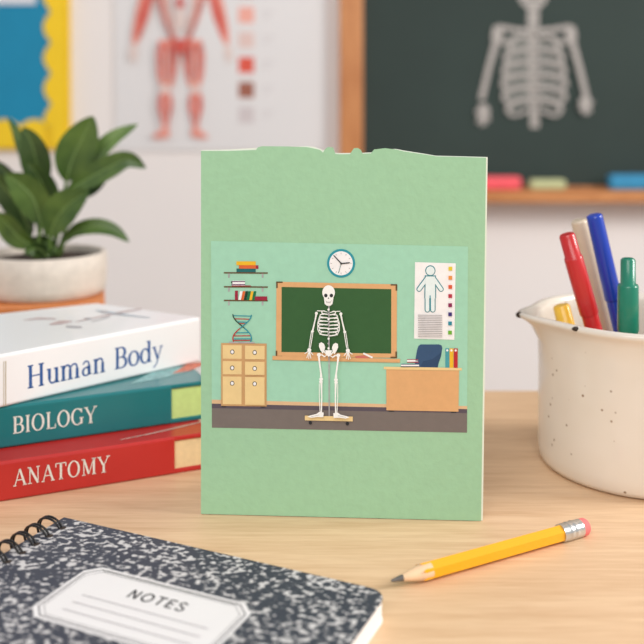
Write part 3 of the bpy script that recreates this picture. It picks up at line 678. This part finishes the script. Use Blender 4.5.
def marker(label, A, B, r, col, kind='plain', name='marker', seam=None):
    """A foot, B top"""
    A = V(A); B = V(B); t = thing(name, label, 'marker', A, 'markers in the mug'); d = (B-A).normalized(); L = (B-A).length
    pm = mat(col[0], col[1], .3, .02, 40, coat=.3)
    at = lambda s: A+d*s
    if kind == 'plain':
        sL = seam or L*.45
        MB().tube([at(0), at(.001), at(sL-.0008), at(sL)], [r*.8, r*.95, r*.95, r*.9], pm, 28).build('barrel', t)
        MB().tube([at(sL), at(sL+.0006), at(sL+.0012), at(L-.0018), at(L-.0006), at(L)], [r*.96, r*1.06, r*1.08, r, r*.95, r*.75], pm, 28).build('cap', t)
    elif kind == 'step':
        sL = seam or L*.45
        MB().tube([at(0), at(.001), at(sL)], [r*.8, r*.95, r*.95], pm, 28).build('barrel', t)
        st = L-.013
        MB().tube([at(sL), at(sL+.001), at(st-.001), at(st), at(st+.0002), at(L-.001), at(L)], [r, r*1.08, r*1.06, r*1.0, r*.92, r*.9, r*.75], pm, 28).build('cap', t)
    elif kind == 'green':
        cl = mat('cream_barrel', (226, 212, 184), .4, .02)
        sL = seam
        MB().tube([at(0), at(.001), at(sL)], [r*.7, r*.88, r*.88], cl, 28).build('barrel', t)
        MB().tube([at(sL-.006), at(sL)], [r*.66, r*.93], pm, 28).build('collar', t)
        st = L-.014
        MB().tube([at(sL), at(sL+.0008), at(st-.0012), at(st), at(st+.0002), at(L-.001), at(L)], [r*.95, r, r*.97, r*.88, r*.7, r*.68, r*.5], pm, 28).build('cap', t)
def mk(y0, bx_, top_, y1): # foot x on the mug floor, top seen at a pixel in the plane y1
    B = ony(top_[0], top_[1], y1); return V((bx_, y0, .0054)), B
A, B = mk(.050, .1720, (566.5, 234), .044); marker('red marker leaning left, leftmost of the tall markers in the mug', A, B, .0048, ('red_marker', (198, 34, 38)), 'step', seam=.088)
A, B = mk(.078, .184, (578.5, 220), .072); marker('cream marker leaning between the red and blue markers in the mug', A, B, .0046, ('cream_marker', (214, 196, 172)))
A, B = mk(.062, .186, (594, 214.5), .058); marker('blue marker with rounded cap end, tallest in the mug', A, B, .0045, ('blue_marker', (10, 58, 176)), seam=.092)
A, B = mk(.033, .164, (628, 258), .033); marker('green marker standing upright at the right front of the mug', A, B, .0056, ('green_marker', (8, 122, 96)), 'green', seam=.078)
A, B = mk(.052, .155, (561, 305), .056); marker('short yellow marker just showing above the rim beside the pouring lip', A, B, .0052, ('yellow_marker', (244, 194, 60)), 'step', seam=.04)

# ------------------------------------------------------------------ pencil
R = .0042; A = onz(391, 581, .0038); B = onz(586.5, 526, .0038); A.z = B.z = .0038
d = (B-A).normalized(); sd = V((-d.y, d.x, 0)); up = V((0, 0, 1)); Lp = (B-A).length
t = thing('pencil', 'yellow hexagonal pencil with pink eraser lying on the table right of the notebook', 'pencil', (A.x, A.y, 0))
def frac(px): # length along the pencil whose picture x is px
    lo, hi = 0, 1
    for _ in range(40):
        m_ = (lo+hi)/2; q = A.lerp(B, m_)-CAMP; x = CX+F*q.x/(q.y*math.cos(PT)-q.z*math.sin(PT))
        if x < px: lo = m_
        else: hi = m_
    return lo*Lp
s1, s2, s3, s4 = frac(402.5), frac(422), frac(560), frac(579.5)
at = lambda s: A+d*s
grap = mat('graphite', (110, 106, 102), .35, .1, 300, metal=.3); pw = mat('pencil_cedar', (232, 196, 158), .7, .06, 200)
py_ = mat('yellow_paint', (247, 174, 14), .28, .02, 40, coat=.4); fer = mat('ferrule_metal', (206, 206, 204), .25, .05, 200, metal=.9); era = mat('pink_eraser', (232, 120, 118), .8, .05, 200)
r1 = R*.9*s1/s2
MB().tube([at(0), at(.0006), at(s1)], [.0002, .0006, r1], grap, 20).build('lead', t)
MB().tube([at(s1), at(s2), at(s2+.004)], [r1, R*.84, R*.86], pw, 24).build('sharpened_cone', t)
mb = MB(); rows = []; n6 = 48; ph0 = 0
for s_, wv in ((s2, 1), (s2+.006, 0), (s3, 0)):
    row = []
    for k in range(n6):
        a_ = 2*math.pi*k/n6; e = (a_+ph0) % (math.pi/3)-math.pi/6; rr = R*.9*math.cos(math.pi/6)/math.cos(e)*1.03
        sh = wv*(-.0022*math.cos(6*(a_+ph0))+.001)
        row.append(at(s_+sh)+(sd*math.sin(a_)+up*math.cos(a_))*rr)
    rows.append(row)
mb.grid(rows, py_, closeu=True, smooth=False).build('pencil_body', t)
fs_ = [s3+(s4-s3)*k/16 for k in range(17)]
MB().tube([at(x) for x in fs_], [R*(.98+(.05 if k % 4 == 2 and 3 < k < 14 else 0)) for k in range(17)], fer, 28).build('ferrule', t)
MB().tube([at(s4-.001), at(Lp-.0015), at(Lp-.0004), at(Lp+.0002)], [R*.93, R*.95, R*.8, R*.45], era, 24).build('eraser', t)

# ------------------------------------------------------------------ notebook
NT = .009
NA = onz(64, 517, NT); NB = onz(388.5, 591.5, NT); NA.z = NB.z = 0
nu = (NB-NA).normalized(); nv = V((nu.y, -nu.x, 0)); NL = (NB-NA).length; NH = .215   # nv comes towards the viewer
t = thing('notebook', 'black and white marbled composition notebook with spiral binding and white label', 'notebook', (NA.x, NA.y, 0))
def marble():
    m = bpy.data.materials.new('marbled_cover'); m.use_nodes = True; nt = m.node_tree; b = nt.nodes['Principled BSDF']; b.inputs['Roughness'].default_value = .5
    tc = nt.nodes.new('ShaderNodeTexCoord'); n0 = nt.nodes.new('ShaderNodeTexNoise'); n0.inputs['Scale'].default_value = 430; n0.inputs['Detail'].default_value = 3; n0.inputs['Roughness'].default_value = .5
    mp = nt.nodes.new('ShaderNodeMapping'); mp.inputs['Rotation'].default_value = (0, 0, math.atan2(nu.y, nu.x)*-1); mp.inputs['Scale'].default_value = (.72, 1.0, 1)
    nt.links.new(tc.outputs['Object'], mp.inputs['Vector']); nt.links.new(mp.outputs[0], n0.inputs['Vector'])
    n1 = nt.nodes.new('ShaderNodeTexNoise'); n1.inputs['Scale'].default_value = 90; nt.links.new(mp.outputs[0], n1.inputs['Vector'])
    ad = nt.nodes.new('ShaderNodeMath'); ad.operation = 'MULTIPLY_ADD'; ad.inputs[1].default_value = .35; nt.links.new(n1.outputs['Fac'], ad.inputs[0]); nt.links.new(n0.outputs['Fac'], ad.inputs[2])
    r = nt.nodes.new('ShaderNodeValToRGB'); r.color_ramp.elements[0].position = .70; r.color_ramp.elements[1].position = .79
    r.color_ramp.elements[0].color = lin((54, 58, 72))+(1,); r.color_ramp.elements[1].color = lin((206, 202, 202))+(1,)
    nt.links.new(ad.outputs[0], r.inputs['Fac']); nt.links.new(r.outputs['Color'], b.inputs['Base Color']); return m
mm = marble()
def rrect(a0, a1, b0, b1, rad, corners=(1, 2)):
    C_ = [(a0, b1), (a1, b1), (a1, b0), (a0, b0)]; out = []
    for i, (x, y) in enumerate(C_):
        if i in corners:
            cx_ = x-rad*(1 if x == a1 else -1); cy_ = y-rad*(1 if y == b1 else -1); st = {1: 90, 2: 0}[i]
            for k in range(7):
                a_ = math.radians(st-90*k/6); out.append((cx_+rad*math.cos(a_), cy_+rad*math.sin(a_)))
        else: out.append((x, y))
    P = [NA+nu*x+nv*y for x, y in out]
    area_ = sum(P[i].x*P[(i+1) % len(P)].y-P[(i+1) % len(P)].x*P[i].y for i in range(len(P)))
    if area_ < 0: P = P[::-1]
    return [(p.x, p.y) for p in P]
pgw = mat('notebook_pages', (242, 240, 238), .85, .02, 400)
MB().prism(rrect(0, NL, 0, NH, .008), 0, .0007, pgw).build('back_cover', t)
MB().prism(rrect(.0008, NL-.0002, .0004, NH-.001, .008), .0007, NT-.0007, pgw).build('page_block', t)
fc = MB().prism(rrect(0, NL, 0, NH, .008), NT-.0007, NT, mm).build('front_cover', t, .0002)
# label
lp = lambda x, y: onz(x, y, NT)
def uv(p): q = V((p.x-NA.x, p.y-NA.y, 0)); return q.dot(nu), q.dot(nv)
tl_ = uv(lp(87, 571)); tr_ = uv(lp(254, 606)); lc = uv(lp(31, 608))
u0, u1, v0, v1 = .0413, .1205, .0312, .0722
lm = mat('label_paper', (232, 228, 228), .6, .01); ll = mat('label_ink', (120, 116, 120), .6, .02); lt = mat('label_ruling', (186, 180, 184), .6, .02); ink = mat('label_black', (34, 34, 40), .6, .02)
lfn = lambda a, b: NA+nu*a+nv*b+V((0, 0, NT))
def octo(g, c_): return [(u0+g+c_, v0+g), (u1-g-c_, v0+g), (u1-g, v0+g+c_), (u1-g, v1-g-c_), (u1-g-c_, v1-g), (u0+g+c_, v1-g), (u0+g, v1-g-c_), (u0+g, v0+g+c_)]
lb = Print(lfn, (0, 0, 1), .00005, .00003)
lb.poly(octo(0, .0055), lm)
for g, w_ in ((.0018, .0007), (.0032, .0003)):
    O = octo(g, .0050); lb.stroke(O+O[:2], w_, ll)
lo = lb.build('name_label', fc)
lr = Print(lfn, (0, 0, 1), .0002, .00002)
wl_ = u1-u0
for k in range(3): lr.stroke([(u0+wl_*.15, v0+.021+k*.0056), (u1-wl_*.12, v0+.021+k*.0056)], .0005, lt)
lr.build('ruled_lines', lo)
mb = MB(); tw = textw('NOTES', SANS, .14); cs = .0058; uc = .0832
text(mb, 'NOTES', lfn(uc-tw*cs/2, v0+.0152), nu*cs, -nv*cs, V((0, 0, 1)), ink, SANS, .0002, .14); mb.build('lettering', lo)
# spiral
wire = mat('black_wire', (28, 26, 28), .3, .05, 100, metal=.2); hol = mat('punched_hole', (60, 48, 42), .8, .1)
hv0 = .0094; pitch = .0086
k = 0
while hv0+k*pitch < NH-.004:
    b_ = hv0+k*pitch; k += 1; hu = .0068
    ring = MB()
    for off in (-.0009, .0009):
        pts = []
        for i in range(22):
            a_ = 2*math.pi*i/22; pts.append(NA+nu*(hu-.0068+.0068*math.cos(a_))+nv*(b_+off+.0008*math.sin(a_))+V((0, 0, .0068+.0062*math.sin(a_))))
        ring.tube(pts, .00055, wire, 8, closed=True)
    ring.build('binding_ring', t)
    hp = Print(lfn, (0, 0, 1), .00006); hp.ell(hu+.0003, b_, .0016, .0018, hol, 14); hp.build('punched_hole', fc)
